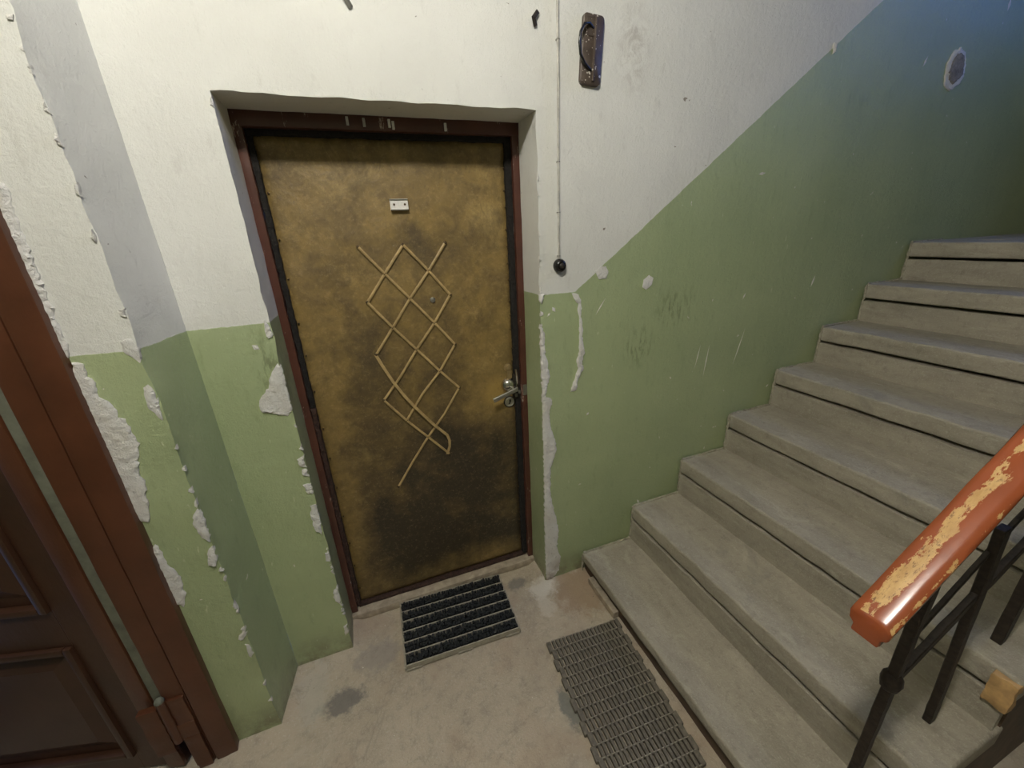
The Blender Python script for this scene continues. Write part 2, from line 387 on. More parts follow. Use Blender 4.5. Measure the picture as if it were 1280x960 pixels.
# ------------------------------------------------------------------ setting
OX0, OX1, OZ = -0.272, 0.632, 2.010          # door opening
IX = -0.485                                   # inner corner of the pillar
PX, PY = -0.517, -0.210                       # outer corner of the pillar and the plane of the left door wall
RX, TOPZ, LOWZ = 4.15, 4.30, 3.20
LX, RY = -1.9, -2.7

bm = B(); cache = {}
us = sorted(set([round(u, 4) for u in lin(IX, OX0, 0.024) + lin(OX0, OX1, 0.024) + lin(OX1, 1.6, 0.024) + lin(1.6, RX, 0.05)]))
vs_ = sorted(set([round(v, 4) for v in [-0.03] + lin(0.0, OZ, 0.024) + lin(OZ, 2.6, 0.024) + lin(2.6, TOPZ, 0.1)]))
sheet(bm, us, vs_, lambda u, v: (u, 0.0, v), lambda u, v: OX0 < u < OX1 and v < OZ, cache)
dep = lin(0.0, 0.25, 0.025); zz = [v for v in vs_ if v <= OZ + 1e-6]; xx = [u for u in us if OX0 - 1e-6 <= u <= OX1 + 1e-6]
sheet(bm, dep, zz, lambda u, v: (OX0, u, v), None, cache)
sheet(bm, dep, zz, lambda u, v: (OX1, u, v), None, cache)
sheet(bm, xx, dep, lambda u, v: (u, v, OZ), None, cache)
for v in bm.verts:                            # uneven hand-laid plaster, crumbled along the edges of the opening
    p = v.co.copy()
    e = min(abs(p.x - OX0), abs(p.x - OX1)) if p.z < OZ + 0.02 else 9
    if OX0 - 0.02 < p.x < OX1 + 0.02: e = min(e, abs(p.z - OZ))
    k = 0.0055 if (e < 0.013 and p.y < 0.02) else 0.0018
    v.co.y += noise.noise(p * 4.0) * 0.0022 + noise.noise(p * 19) * k * 0.7
    v.co.x += noise.noise(p * 15 + Vector((9, 0, 0))) * k * (1 if p.x > IX + 0.01 else 0)
    v.co.z += noise.noise(p * 15 + Vector((0, 9, 0))) * k * (1 if 0.01 < p.z < TOPZ else 0)
wall_front = tag(obj('wall_front', bm, 'wall', smooth=50), 'white and green plaster wall around the mustard door and along the stairs', 'wall', 'structure')

# pillar return and the wall that holds the brown door
bm = B(); cache = {}
zz = [-0.03] + lin(0.0, LOWZ, 0.03)
ret = [(IX + (PX - IX) * t, PY * t) for t in lin(0, 1, 0.1)]
sheet(bm, list(range(len(ret))), zz, lambda u, v: (ret[int(round(u))][0], ret[int(round(u))][1], v), lambda u, v: False, cache) if False else None
for i in range(len(ret) - 1):
    sheet(bm, [0.0, 1.0], zz, lambda u, v, i=i: (*(ret[i] if u < 0.5 else ret[i + 1]), v), None, cache)
us2 = sorted(set([round(u, 4) for u in lin(LX, -1.62, 0.1) + lin(-1.62, -0.70, 0.05) + lin(-0.70, PX, 0.023)]))
sheet(bm, us2, zz, lambda u, v: (u, PY, v), lambda u, v: -1.62 < u < -0.70 and v < 2.06, cache)
for v in bm.verts:
    p = v.co.copy(); e = abs(p.x - PX) + abs(p.y - PY)
    k = 0.007 if e < 0.03 else 0.003
    if p.y < -0.001:
        v.co.x += noise.noise(p * 9 + Vector((4, 4, 0))) * k + noise.noise(p * 25) * k * 0.6
        v.co.y += noise.noise(p * 9) * k * 0.6 + noise.noise(p * 3) * 0.002
wall_left = tag(obj('wall_left', bm, 'wall', smooth=50), 'projecting green and white plaster pier between the two doors', 'wall', 'structure')

bm = B(); cache = {}
fx = sorted(set(round(v, 4) for v in lin(LX, -0.75, 0.05) + lin(-0.75, 0.86, 0.0161)))
fy = sorted(set(round(v, 4) for v in lin(RY, -0.6, 0.05) + lin(-0.6, 0.27, 0.0158)))
sheet(bm, fx, fy, lambda u, v: (u, v, 0.0), lambda u, v: v > 0.02 and not (-0.31 < u < 0.67), cache)
COVE = [((-0.66, PY), (PX, PY)), ((PX, PY), (IX, 0.0)), ((IX, 0.0), (OX0, 0.0)), ((OX0, 0.0), (OX0, 0.25)), ((OX1, 0.25), (OX1, 0.0)), ((OX1, 0.0), (0.83, 0.0))]
for v in bm.verts:
    p = Vector((v.co.x, v.co.y)); d = 9.0
    for a, b in COVE:
        a = Vector(a); b = Vector(b); t = max(0, min(1, (p - a).dot(b - a) / (b - a).length_squared)); d = min(d, (p - a - (b - a) * t).length)
    w = 0.028 * (1 + 0.5 * noise.noise(v.co * 9))
    v.co.z += noise.noise(v.co * 3) * 0.003 - 0.001 + noise.noise(v.co * 21) * 0.0012 + 0.020 * math.exp(-(d / w) ** 2)
sheet(bm, [0.86, RX], [RY, 0.0], lambda u, v: (u, v, 0.0))
tag(obj('floor', bm, 'floor', smooth=60), 'worn beige concrete landing floor with dark grey stains', 'floor', 'structure')

def slab(name, a, b, mat, label, cat, **k):
    bm = B(); box(bm, a, b); return tag(obj(name, bm, mat, **k), label, cat, 'structure')
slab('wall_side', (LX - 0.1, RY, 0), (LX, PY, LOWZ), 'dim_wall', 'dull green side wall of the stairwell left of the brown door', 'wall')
slab('ceiling', (LX, RY, LOWZ), (1.3, 0.0, LOWZ + 0.15), 'ceiling_greyed', 'greyed ceiling over the lower landing', 'ceiling')
slab('ceiling', (1.2, RY, TOPZ), (RX, 0.0, TOPZ + 0.1), 'darkened_ceiling', 'darkened grey ceiling high over the stairs', 'ceiling')
slab('wall_drop', (1.2, RY, LOWZ + 0.15), (1.3, 0.0, TOPZ), 'darkened_ceiling', 'grey wall above the landing ceiling facing the stairs', 'wall')
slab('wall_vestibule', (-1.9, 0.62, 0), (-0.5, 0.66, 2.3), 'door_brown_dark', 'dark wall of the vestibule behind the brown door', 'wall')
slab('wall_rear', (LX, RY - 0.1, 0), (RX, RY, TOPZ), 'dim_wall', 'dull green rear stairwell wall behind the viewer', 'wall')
WY0, WY1, WZ0, WZ1 = -1.35, -0.45, 2.95, 4.05     # stairwell window in the end wall of the upper landing
bm = B()
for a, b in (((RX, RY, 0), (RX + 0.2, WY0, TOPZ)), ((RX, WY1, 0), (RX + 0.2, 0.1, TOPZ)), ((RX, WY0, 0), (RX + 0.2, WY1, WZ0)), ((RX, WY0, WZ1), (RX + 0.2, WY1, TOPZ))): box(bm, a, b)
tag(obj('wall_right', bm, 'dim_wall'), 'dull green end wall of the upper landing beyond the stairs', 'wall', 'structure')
win = empty('window_1', (RX + 0.12, (WY0 + WY1) / 2, WZ0), 'white framed stairwell window high above the upper landing', 'window', 'structure')
WYM = (WY0 + WY1) / 2
for a, b in (((WY0, WZ0), (WY0 + .06, WZ1)), ((WY1 - .06, WZ0), (WY1, WZ1)), ((WY0, WZ0), (WY1, WZ0 + .06)), ((WY0, WZ1 - .06), (WY1, WZ1)), ((WYM - .03, WZ0), (WYM + .03, WZ1))):
    bm = B(); box(bm, (RX + 0.09, a[0], a[1]), (RX + 0.15, b[0], b[1]), 0.005); obj('window_bar', bm, 'white_paint', win)
for a, b in ((WY0 + .06, WYM - .03), (WYM + .03, WY1 - .06)):
    bm = B(); box(bm, (RX + 0.12, a, WZ0 + .06), (RX + 0.124, b, WZ1 - .06)); obj('pane', bm, 'glass', win)

# bare plaster where paint has come away: thin rough scabs following the broken outline
def patch(parent, pts, Y, mat='bare', thick=0.0065, cell=0.007, seed=0, lift=0.0035, jit=0.006):
    out = []
    for i, a in enumerate(pts):
        b = pts[(i + 1) % len(pts)]; n = max(1, int(math.hypot(b[0] - a[0], b[1] - a[1]) / 0.008))
        for k in range(n):
            t = k / n; x = a[0] + (b[0] - a[0]) * t; z = a[1] + (b[1] - a[1]) * t
            q = Vector((x * 90, z * 90, seed)); out.append((x + noise.noise(q) * jit, z + noise.noise(q + Vector((0, 0, 9))) * jit))
    xs = [p[0] for p in out]; zs = [p[1] for p in out]; extra = []
    def inside(x, z):
        c = False; j = len(out) - 1
        for i in range(len(out)):
            if (out[i][1] > z) != (out[j][1] > z) and x < (out[j][0] - out[i][0]) * (z - out[i][1]) / (out[j][1] - out[i][1]) + out[i][0]: c = not c
            j = i
        return c
    x = min(xs)
    while x < max(xs):
        z = min(zs)
        while z < max(zs):
            px, pz = x + random.uniform(-.3, .3) * cell, z + random.uniform(-.3, .3) * cell
            if inside(px, pz) and min((px - o[0]) ** 2 + (pz - o[1]) ** 2 for o in out) > (cell * 0.45) ** 2: extra.append((px, pz))
            z += cell
        x += cell
    no = len(out)
    vv, ee, ff, *_ = delaunay_2d_cdt([Vector(p) for p in out + extra], [(i, (i + 1) % no) for i in range(no)], [], 1, 1e-6)
    bm = B(); top = []
    for i, p in enumerate(vv):
        rim = any(abs(p.x - o[0]) + abs(p.y - o[1]) < 1e-5 for o in out)
        h = lift + (0.0 if rim else abs(noise.noise(Vector((p.x * 70, p.y * 70, seed)))) * thick + thick * 0.25)
        top.append(bm.verts.new((p.x, Y - h, p.y)))
    for f in ff:
        try: bm.faces.new([top[i] for i in f])
        except ValueError: pass
    edges = [e for e in bm.edges if e.is_boundary]
    r = bmesh.ops.extrude_edge_only(bm, edges=edges)
    for v in r['geom']:
        if isinstance(v, bmesh.types.BMVert): v.co.y = Y + 0.006
    return obj('plaster_scar', bm, mat, parent, smooth=40)
F = [
 [(0.63,1.303),(0.646,1.272),(0.648,1.184),(0.658,1.15),(0.667,1.087),(0.656,1.054),(0.648,0.996),(0.673,0.99),(0.677,0.972),(0.662,0.927),(0.668,0.851),(0.69,0.788),(0.694,0.739),(0.665,0.654),(0.662,0.53),(0.676,0.437),(0.69,0.378),(0.702,0.304),(0.693,0.197),(0.714,0.139),(0.70,0.058),(0.665,0.012),(0.634,0.02),(0.632,0.205),(0.631,0.371),(0.633,0.542),(0.633,0.747),(0.632,0.919),(0.631,1.079),(0.630,1.138),(0.631,1.17),(0.630,1.227),(0.628,1.291)],
 [(-0.279,1.286),(-0.308,1.251),(-0.321,1.21),(-0.35,1.182),(-0.363,1.159),(-0.358,1.13),(-0.321,1.119),(-0.286,1.104),(-0.272,1.129),(-0.272,1.185),(-0.271,1.226),(-0.272,1.262)],
 [(0.768,1.412),(0.793,1.404),(0.804,1.381),(0.817,1.234),(0.826,1.166),(0.815,1.115),(0.823,1.097),(0.797,1.047),(0.79,1.005),(0.763,0.999),(0.775,1.041),(0.797,1.094),(0.792,1.136),(0.803,1.169),(0.802,1.269),(0.793,1.366),(0.775,1.387)],
 [(0.869,1.483),(0.89,1.502),(0.916,1.501),(0.928,1.478),(0.918,1.455),(0.885,1.454)],
 [(1.097,1.405),(1.102,1.434),(1.125,1.452),(1.146,1.44),(1.141,1.412),(1.114,1.394)],
 [(0.628,1.418),(0.655,1.418),(0.645,1.405),(0.638,1.383),(0.629,1.390)],
 [(-0.293,0.945),(-0.273,0.951),(-0.273,0.905),(-0.294,0.917)], [(-0.29,0.9),(-0.273,0.9),(-0.273,0.864),(-0.289,0.877)],
 [(-0.295,0.839),(-0.273,0.841),(-0.273,0.794),(-0.291,0.804)], [(-0.292,0.75),(-0.273,0.752),(-0.272,0.661),(-0.28,0.619),(-0.297,0.644),(-0.298,0.695)],
 [(-0.286,0.528),(-0.273,0.531),(-0.273,0.485),(-0.286,0.497)], [(-0.291,0.35),(-0.275,0.353),(-0.273,0.296),(-0.278,0.269),(-0.295,0.297)],
 [(-0.286,0.147),(-0.272,0.154),(-0.274,0.109),(-0.288,0.098)], [(-0.286,1.419),(-0.272,1.403),(-0.272,1.379),(-0.285,1.365),(-0.291,1.39)],
 [(1.955,2.302),(1.972,2.300),(1.975,2.275),(1.960,2.268)]]
for i, p in enumerate(F): patch(wall_front, p, 0.0, seed=i * 3.1, jit=0.0015 if i in (3, 4) else 0.006, thick=0.002 if i in (3, 4) else 0.0065)
def sliver(a, b, w, mat='bare'):
    dx, dz = b[0] - a[0], b[1] - a[1]; l = math.hypot(dx, dz); px, pz = -dz / l * w, dx / l * w
    m = ((a[0] + b[0]) / 2, (a[1] + b[1]) / 2)
    bm = B(); vs = [bm.verts.new((x, -h, z)) for x, z, h in ((a[0], a[1], .001), (m[0] + px, m[1] + pz, .001), (b[0], b[1], .001), (m[0] - px, m[1] - pz, .001), (m[0], m[1], .0035))]
    for i in range(4): bm.faces.new((vs[i], vs[(i + 1) % 4], vs[4]))
    obj('paint_scratch', bm, mat, wall_front)
for a, b, w in (((1.448, 1.116), (1.424, 0.99), .0022), ((1.502, 1.109), (1.484, 0.944), .003), ((1.717, 1.168), (1.667, 0.976), .002), ((2.136, 1.377), (2.119, 1.32), .007), ((0.921, 1.379), (0.875, 1.313), .003),
                ((1.683, 1.331), (1.669, 1.302), .005), ((2.582, 2.308), (2.563, 2.265), .008), ((3.092, 2.574), (3.093, 2.523), .012), ((0.855, 0.888), (0.843, 0.874), .006), ((1.946, 0.83), (1.932, 0.815), .004),
                ((1.149, 0.340), (1.165, 0.312), .007), ((0.682, 1.366), (0.695, 1.345), .008), ((1.691, 1.831), (1.651, 1.825), .006), ((-0.317, 1.336), (-0.335, 1.352), .009), ((0.66, 1.33), (0.675, 1.345), .004)):
    sliver(a, b, w)
for i in range(34):                           # crumbs knocked off the arrises of the opening
    z = random.uniform(0.1, 1.98); left = i % 2; x = OX0 if left else OX1; sx = -1 if left else 1
    l = random.uniform(0.008, 0.028); w = random.uniform(0.004, 0.010)
    patch(wall_front, [(x, z), (x + sx * w, z + l * 0.25), (x + sx * w * 0.8, z + l * 0.7), (x, z + l)], 0.0, seed=300 + i, lift=0.0025, cell=0.006)

patch(wall_front, [(2.756,2.203),(2.741,2.244),(2.737,2.296),(2.762,2.341),(2.804,2.357),(2.852,2.342),(2.877,2.3),(2.891,2.254),(2.871,2.22),(2.811,2.187)], 0.0, 'bare', seed=71)
patch(wall_front, [(2.775,2.225),(2.760,2.255),(2.762,2.30),(2.785,2.330),(2.812,2.338),(2.845,2.322),(2.860,2.29),(2.868,2.255),(2.845,2.235),(2.811,2.212)], 0.0, 'hole', seed=72, lift=0.008)
L_ = [
 [(-0.639,1.78),(-0.629,1.775),(-0.625,1.758),(-0.630,1.726),(-0.632,1.691),(-0.634,1.649),(-0.636,1.595),(-0.638,1.536),(-0.640,1.482),(-0.640,1.436),(-0.65,1.404),(-0.66,1.384),(-0.66,1.501),(-0.66,1.612),(-0.66,1.722)],
 [(-0.643,1.403),(-0.628,1.395),(-0.629,1.366),(-0.62,1.348),(-0.626,1.313),(-0.612,1.296),(-0.604,1.273),(-0.607,1.256),(-0.596,1.25),(-0.592,1.21),(-0.587,1.175),(-0.591,1.156),(-0.60,1.142),(-0.611,1.088),(-0.608,1.069),(-0.612,1.047),(-0.622,0.979),(-0.632,0.95),(-0.66,0.959),(-0.66,1.056),(-0.66,1.167),(-0.66,1.277),(-0.66,1.359)],
 [(-0.64,0.876),(-0.633,0.846),(-0.635,0.802),(-0.626,0.782),(-0.616,0.749),(-0.623,0.713),(-0.623,0.682),(-0.64,0.647),(-0.66,0.667),(-0.66,0.764),(-0.66,0.845)],
 [(-0.536,1.322),(-0.525,1.326),(-0.517,1.308),(-0.517,1.276),(-0.517,1.25),(-0.522,1.227),(-0.531,1.244),(-0.540,1.274)],
 [(-0.545,0.909),(-0.535,0.941),(-0.522,0.957),(-0.517,0.94),(-0.517,0.907),(-0.517,0.851),(-0.522,0.841),(-0.530,0.852),(-0.537,0.872),(-0.540,0.892)],
 [(-0.544,0.781),(-0.530,0.82),(-0.520,0.828),(-0.517,0.809),(-0.519,0.775),(-0.528,0.757),(-0.546,0.767)],
 [(-0.540,0.463),(-0.529,0.482),(-0.517,0.487),(-0.519,0.467),(-0.532,0.452)], [(-0.529,0.432),(-0.519,0.428),(-0.519,0.388),(-0.527,0.37),(-0.533,0.402)],
 [(-0.545,1.435),(-0.526,1.445),(-0.517,1.432),(-0.517,1.40),(-0.524,1.385),(-0.533,1.395),(-0.544,1.41)]]
for i, p in enumerate(L_): patch(wall_left, p, PY, seed=100 + i * 2.3)
for i in range(26):
    z = random.uniform(0.05, 2.3); l = random.uniform(0.010, 0.035); w = random.uniform(0.004, 0.010)
    patch(wall_left, [(PX + 0.001, z), (PX + 0.001, z + l), (PX - w * 0.8, z + l * 0.7), (PX - w, z + l * 0.25)], PY, seed=400 + i, lift=0.003, cell=0.006)


# ------------------------------------------------------------------ staircase
XS = lambda k: 0.832 + (k - 1) * 0.2855
ZS = lambda k: 0.12 + (k - 1) * 0.197
YW, YE = -0.006, -1.20
st = empty('staircase', (0.832, -0.6, 0), 'flight of worn grey concrete steps rising to the right beside the wall', 'staircase')
for k in range(1, 9):
    bm = B()
    x0, x1 = XS(k), XS(k) + 0.2855 + 0.045
    if k == 8: x1 = XS(8) + 0.30
    t = 0.075 if k > 1 else 0.05
    box(bm, (x0, YE, ZS(k) - t), (x1, YW, ZS(k)), 0.011, 3)
    slice_along(bm, 1, YE, YW, 0.03)
    for v in bm.verts:
        p = v.co.copy()
        near = max(0.0, 1 - (p.x - x0) / 0.05)
        v.co.z += noise.noise(p * 7 + Vector((0, 0, k))) * 0.003 - (near * abs(noise.noise(p * 16)) * 0.007 if p.z > ZS(k) - 0.02 else 0)
        v.co.x += near * (noise.noise(p * 12) * 0.004 + abs(noise.noise(p * 40)) * 0.003)
    obj('tread', bm, 'step', st, smooth=45)
    bm = B()
    zb = ZS(k) - 0.197 if k > 1 else 0.0
    box(bm, (x0 + (-0.002 if k > 1 else 0.02), YE + 0.01, zb - 0.01), (x0 + 0.05, YW, ZS(k) - t - 0.013))
    slice_along(bm, 1, YE, YW, 0.05); rough_up(bm, 0.0035, 14, k)
    obj('riser', bm, 'riser_brown' if k == 1 else 'step', st, smooth=40)
for k in range(1, 9):                         # crumbly mortar where the steps meet the wall
    for a, b in (((XS(k) + 0.004, ZS(k) + 0.001), (XS(k) + 0.2855, ZS(k) + 0.002)), ((XS(k) - 0.002, ZS(k) - (0.19 if k > 1 else 0.11)), (XS(k) + 0.001, ZS(k) - 0.004))):
        n = 24; bm = B(); tube(bm, [(a[0] + (b[0] - a[0]) * i / n, -0.012, a[1] + (b[1] - a[1]) * i / n) for i in range(n + 1)],
                               [0.0045 + 0.005 * abs(noise.noise(Vector((i * 0.7, k * 3.3, a[1])))) for i in range(n + 1)], 6); rough_up(bm, 0.004, 60, k); obj('mortar_bead', bm, 'mortar', st, smooth=60)
# low painted skirting piece at the foot of the first riser
bm = B(); box(bm, (0.822, -0.30, 0.0), (0.852, -0.085, 0.035), 0.004); rough_up(bm, 0.002, 30)
obj('plinth_piece', bm, 'sill_stone', st)
bm = B()                                      # closed side of the flight
prof = [(XS(1) + 0.03, 0.0)]
for k in range(1, 9):
    prof += [(XS(k) + 0.03, ZS(k) - 0.078), (XS(k + 1) + 0.03, ZS(k) - 0.078)]
prof += [(XS(9) + 0.03, 0.0)]
for Y in (YE + 0.005, YE + 0.04): bm.faces.new([bm.verts.new((a, Y, b)) for a, b in prof])
bm.verts.ensure_lookup_table(); n = len(prof)
for i in range(n): bm.faces.new((bm.verts[i], bm.verts[(i + 1) % n], bm.verts[n + (i + 1) % n], bm.verts[n + i]))
obj('stringer', bm, 'riser_brown', st)
bm = B(); box(bm, (XS(8) + 0.30, RY, ZS(8) - 0.15), (RX, YW, ZS(8)))
tag(obj('floor_landing', bm, 'step'), 'upper landing floor at the top of the stairs', 'floor', 'structure')

# ------------------------------------------------------------------ mustard door
d1 = empty('door_1', (0.18, 0.19, 0.0), 'mustard leatherette padded door with brass strap lattice in a red-brown frame', 'door', 'structure')
FY = 0.16
def board(name, a, b, mat, parent, bevel=0.004, amp=0.0015, sc=22, step=0.03, axis=2, smooth=40, label=None):
    bm = B(); box(bm, a, b, bevel); slice_along(bm, axis, a[axis], b[axis], step); rough_up(bm, amp, sc, a[0]); return obj(name, bm, mat, parent, smooth=smooth, label=label)
board('frame_jamb', (OX0 - 0.004, FY, 0.03), (-0.246, 0.25, 1.985), 'frame_red', d1)
board('frame_jamb', (0.606, FY, 0.03), (OX1 + 0.004, 0.25, 1.985), 'frame_red', d1)
board('frame_head', (OX0 - 0.004, FY - 0.002, 1.968), (OX1 + 0.004, 0.25, OZ + 0.002), 'frame_red', d1, axis=0)
for x, z in ((0.178, 1.990), (0.19, 1.985), (0.363, 1.986), (0.05, 1.992), (0.10, 1.990)):
    bm = B(); box(bm, (x - 0.004, FY - 0.008, z - 0.012), (x + 0.004, FY, z + 0.012), 0.001); obj('head_clip', bm, 'white_plate' if x > 0.15 else 'cable', d1)
# padded leaf
LY = 0.196; lx0, lx1, lz0, lz1 = -0.240, 0.598, 0.042, 1.966
bm = B()
uu = lin(lx0, lx1, 0.018); vv2 = lin(lz0, lz1, 0.018)
def leafp(u, v):
    e = min(u - lx0, lx1 - u, v - lz0, lz1 - v)
    r = 0.016 * (1 - min(1, max(0, e) / 0.035)) ** 2
    w = noise.noise(Vector((u * 5, 3.3, v * 5))) * 0.003 + noise.noise(Vector((u * 18, 1.3, v * 18))) * 0.0012
    roll = -0.006 * math.exp(-((v - 1.93) / 0.02) ** 2) * (1 + 0.4 * noise.noise(Vector((u * 9, 0, 0))))
    return (u, LY + r + w + roll, v)
sheet(bm, uu, vv2, leafp)
r = bmesh.ops.extrude_edge_only(bm, edges=[e for e in bm.edges if e.is_boundary])
for v in r['geom']:
    if isinstance(v, bmesh.types.BMVert): v.co.y = 0.245
leaf = obj('door_leaf', bm, 'leather', d1, smooth=60)
def felt(name, a, b, mat, seed):
    bm = B(); box(bm, a, b, 0.003)
    ax = 0 if (b[0] - a[0]) > (b[2] - a[2]) else 2
    slice_along(bm, ax, a[ax], b[ax], 0.012)
    for v in bm.verts:
        p = v.co * 45 + Vector((seed, 0, 0)); v.co.x += noise.noise(p) * 0.005; v.co.y += noise.noise(p + Vector((0, 8, 0))) * 0.005; v.co.z += noise.noise(p + Vector((0, 0, 8))) * 0.004
    obj(name, bm, mat, d1, smooth=50)
felt('draught_strip', (-0.246, 0.180, 1.05), (-0.229, 0.215, 1.965), 'felt', 1)
felt('draught_strip', (-0.246, 0.176, 0.05), (-0.230, 0.215, 1.05), 'felt_brown', 2)
felt('draught_strip', (0.584, 0.178, 0.05), (0.608, 0.215, 1.965), 'felt', 3)
felt('draught_strip', (-0.245, 0.180, 1.952), (0.606, 0.215, 1.972), 'felt', 4)
board('door_sill', (OX0 - 0.004, 0.140, -0.002), (OX1 + 0.004, 0.26, 0.036), 'sill_stone', d1, 0.006, 0.003, 14, axis=0)
board('draught_lip', (-0.24, 0.182, 0.034), (0.60, 0.21, 0.048), 'felt_brown', d1, 0.003, 0.002, 40, axis=0)
# brass strap lattice and its studs
cx = (0.020, 0.0965, 0.175, 0.2575, 0.331); rz = (1.617, 1.520, 1.423, 1.320, 1.222, 1.118, 1.031, 0.925, 0.830, 0.728, 0.620)
def node(c, r): return Vector((cx[c], LY - 0.004, rz[r]))
runs = [[(0,0),(1,1),(2,2),(3,3),(4,4)], [(2,0),(3,1),(4,2)], [(0,2),(1,3),(2,4),(3,5),(4,6)], [(0,6),(1,7),(2,8),(3,9)],
        [(2,0),(1,1),(0,2)], [(4,0),(3,1),(2,2),(1,3),(0,4)], [(4,2),(3,3),(2,4),(1,5),(0,6)], [(4,4),(3,5),(2,6),(1,7)], [(4,6),(3,7),(2,8),(1,9),(0,10)]]
for i, run in enumerate(runs):
    bm = B(); up = Vector((0, -0.002 if i < 4 else 0.0, 0))
    strap(bm, [node(*q) + up for q in run], 0.0095, 0.0045); obj('strap', bm, 'brass_strap', leaf, smooth=30)
bm = B()                                      # one strap has come loose, bowed and folded back at its end
loose = [(0.018,1.222),(0.040,1.165),(0.066,1.105),(0.10,1.040),(0.135,0.985),(0.17,0.935),(0.21,0.880),(0.240,0.845),(0.256,0.826),(0.264,0.795),(0.262,0.765),(0.248,0.728)]
strap(bm, [(x, LY - 0.006 - 0.012 * math.sin(math.pi * i / 11), z) for i, (x, z) in enumerate(loose)], 0.0115, 0.003); obj('strap', bm, 'brass_strap', leaf, smooth=30, label='loose bowed brass strap folded back at its lower end')
sb = B(); lathe(sb, [(0.0062, -0.003), (0.0062, 0.004), (0.004, 0.0065), (0.001, 0.0072)], toward_viewer((cx[0], LY - 0.003, rz[0])), 8)
stud0 = obj('stud', sb, 'stud', leaf, origin=(cx[0], LY - 0.003, rz[0]), smooth=60)
for q in [(2,0),(4,0),(1,1),(3,1),(0,2),(2,2),(4,2),(1,3),(3,3),(0,4),(2,4),(4,4),(3,5),(0,6),(4,6),(1,7),(2,8),(3,9),(0,10)]:
    share(stud0, (cx[q[0]], LY - 0.003, rz[q[1]]))
for i in range(26):                           # upholstery nails down both edges
    z = 0.12 + i * 0.07 + random.uniform(-.012, .012)
    for x in ((0.581,) if i % 2 else (0.579, -0.222)):
        c = share(stud0, (x, LY + 0.001, z)); c.scale = (0.55,) * 3; c.name = 'nail'
# number plate and peephole
bm = B(); box(bm, (0.149, LY - 0.012, 1.732), (0.211, LY + 0.01, 1.769), 0.002); np_ = obj('number_plate', bm, 'white_plate', leaf)
for s in ((0.149, 1.732, 0.211, 1.7355), (0.149, 1.7655, 0.211, 1.769)):
    bm = B(); box(bm, (s[0], LY - 0.016, s[1]), (s[2], LY - 0.011, s[3]), 0.001); obj('plate_rim', bm, 'dull_steel', leaf)
for x in (0.162, 0.199):
    c = share(stud0, (x, LY - 0.011, 1.751)); c.name = 'plate_nail'; c.scale = (0.6,) * 3
bm = B(); lathe(bm, [(0.0105, 0), (0.0105, 0.004), (0.007, 0.005), (0.006, 0.003), (0.001, 0.0045)], toward_viewer((0.261, LY - 0.001, 1.409)), 16); obj('peephole', bm, 'dull_steel', leaf, smooth=40)
# lock, lever and cylinders
hb = empty('door_handle', (0.552, LY, 1.0), None, None); hb.parent = d1; hb.location = Vector((0.552, LY, 1.0)) - d1.location
bm = B(); lathe(bm, [(0.031, 0.0), (0.031, 0.004), (0.029, 0.012), (0.022, 0.021), (0.012, 0.026), (0.001, 0.0275)], toward_viewer((0.552, LY - 0.003, 1.006)), 28); obj('rose', bm, 'chrome', hb, smooth=60)
bm = B(); tube(bm, [(0.566, LY - 0.010, 0.996), (0.566, LY - 0.048, 0.993)], 0.009, 12); obj('spindle', bm, 'chrome', hb, smooth=40)
bm = B(); R_ = Matrix.Translation((0.574, LY - 0.048, 0.993)) @ Matrix.Rotation(math.radians(-17), 4, 'Y')
box(bm, (-0.112, -0.007, -0.0095), (0.008, 0.004, 0.0095), 0.004, 3, R_); obj('lever', bm, 'dull_steel', hb, smooth=40)
bm = B(); lathe(bm, [(0.0225, 0.0), (0.0225, 0.006), (0.019, 0.008), (0.0185, 0.006), (0.001, 0.006)], toward_viewer((0.556, LY - 0.002, 0.922)), 24); cy = obj('lock_cylinder', bm, 'pale_steel', d1, smooth=40)
bm = B(); lathe(bm, [(0.0275, 0.0), (0.0275, 0.003), (0.023, 0.005)], toward_viewer((0.556, LY - 0.0, 0.922)), 24); obj('cylinder_ring', bm, 'dark_metal', cy, smooth=40)
for a, b in (((0.5535, 0.914), (0.5585, 0.934)), ((0.5585, 0.922), (0.562, 0.934)), ((0.550, 0.912), (0.5535, 0.918))):
    bm = B(); box(bm, (a[0], LY - 0.0092, a[1]), (b[0], LY - 0.0075, b[1])); obj('key_slot', bm, 'dark_metal', cy)
bm = B(); lathe(bm, [(0.018, 0), (0.018, 0.004), (0.012, 0.006), (0.012, 0.012), (0.001, 0.013)], toward_viewer((0.556, LY - 0.001, 1.085)), 20); obj('latch_boss', bm, 'brass', d1, smooth=40)
bm = B(); box(bm, (0.548, LY - 0.012, 1.035), (0.572, LY, 1.074), 0.003); obj('latch_plate', bm, 'brass', d1)
bm = B(); tube(bm, [(0.590, LY - 0.018, 1.078), (0.593, LY - 0.02, 1.02), (0.590, LY - 0.018, 0.985)], 0.006, 8); obj('lock_bolt', bm, 'chrome', d1, smooth=40)
bm = B(); box(bm, (0.574, LY - 0.016, 0.935), (0.608, LY + 0.01, 1.05), 0.003); rough_up(bm, 0.003, 50); obj('lock_case', bm, 'dark_metal', d1)
for p in ((0.588, 0.985), (0.600, 0.968), (0.585, 0.955), (0.612, 0.990)):
    bm = B(); box(bm, (p[0] - .006, LY - 0.024, p[1] - .008), (p[0] + .006, LY - 0.010, p[1] + .008), 0.003); obj('strike_screw', bm, 'dull_steel', d1)
bm = B(); box(bm, (0.612, FY - 0.004, 0.955), (0.630, FY + 0.002, 1.005), 0.002); obj('strike_plate', bm, 'dull_steel', d1)

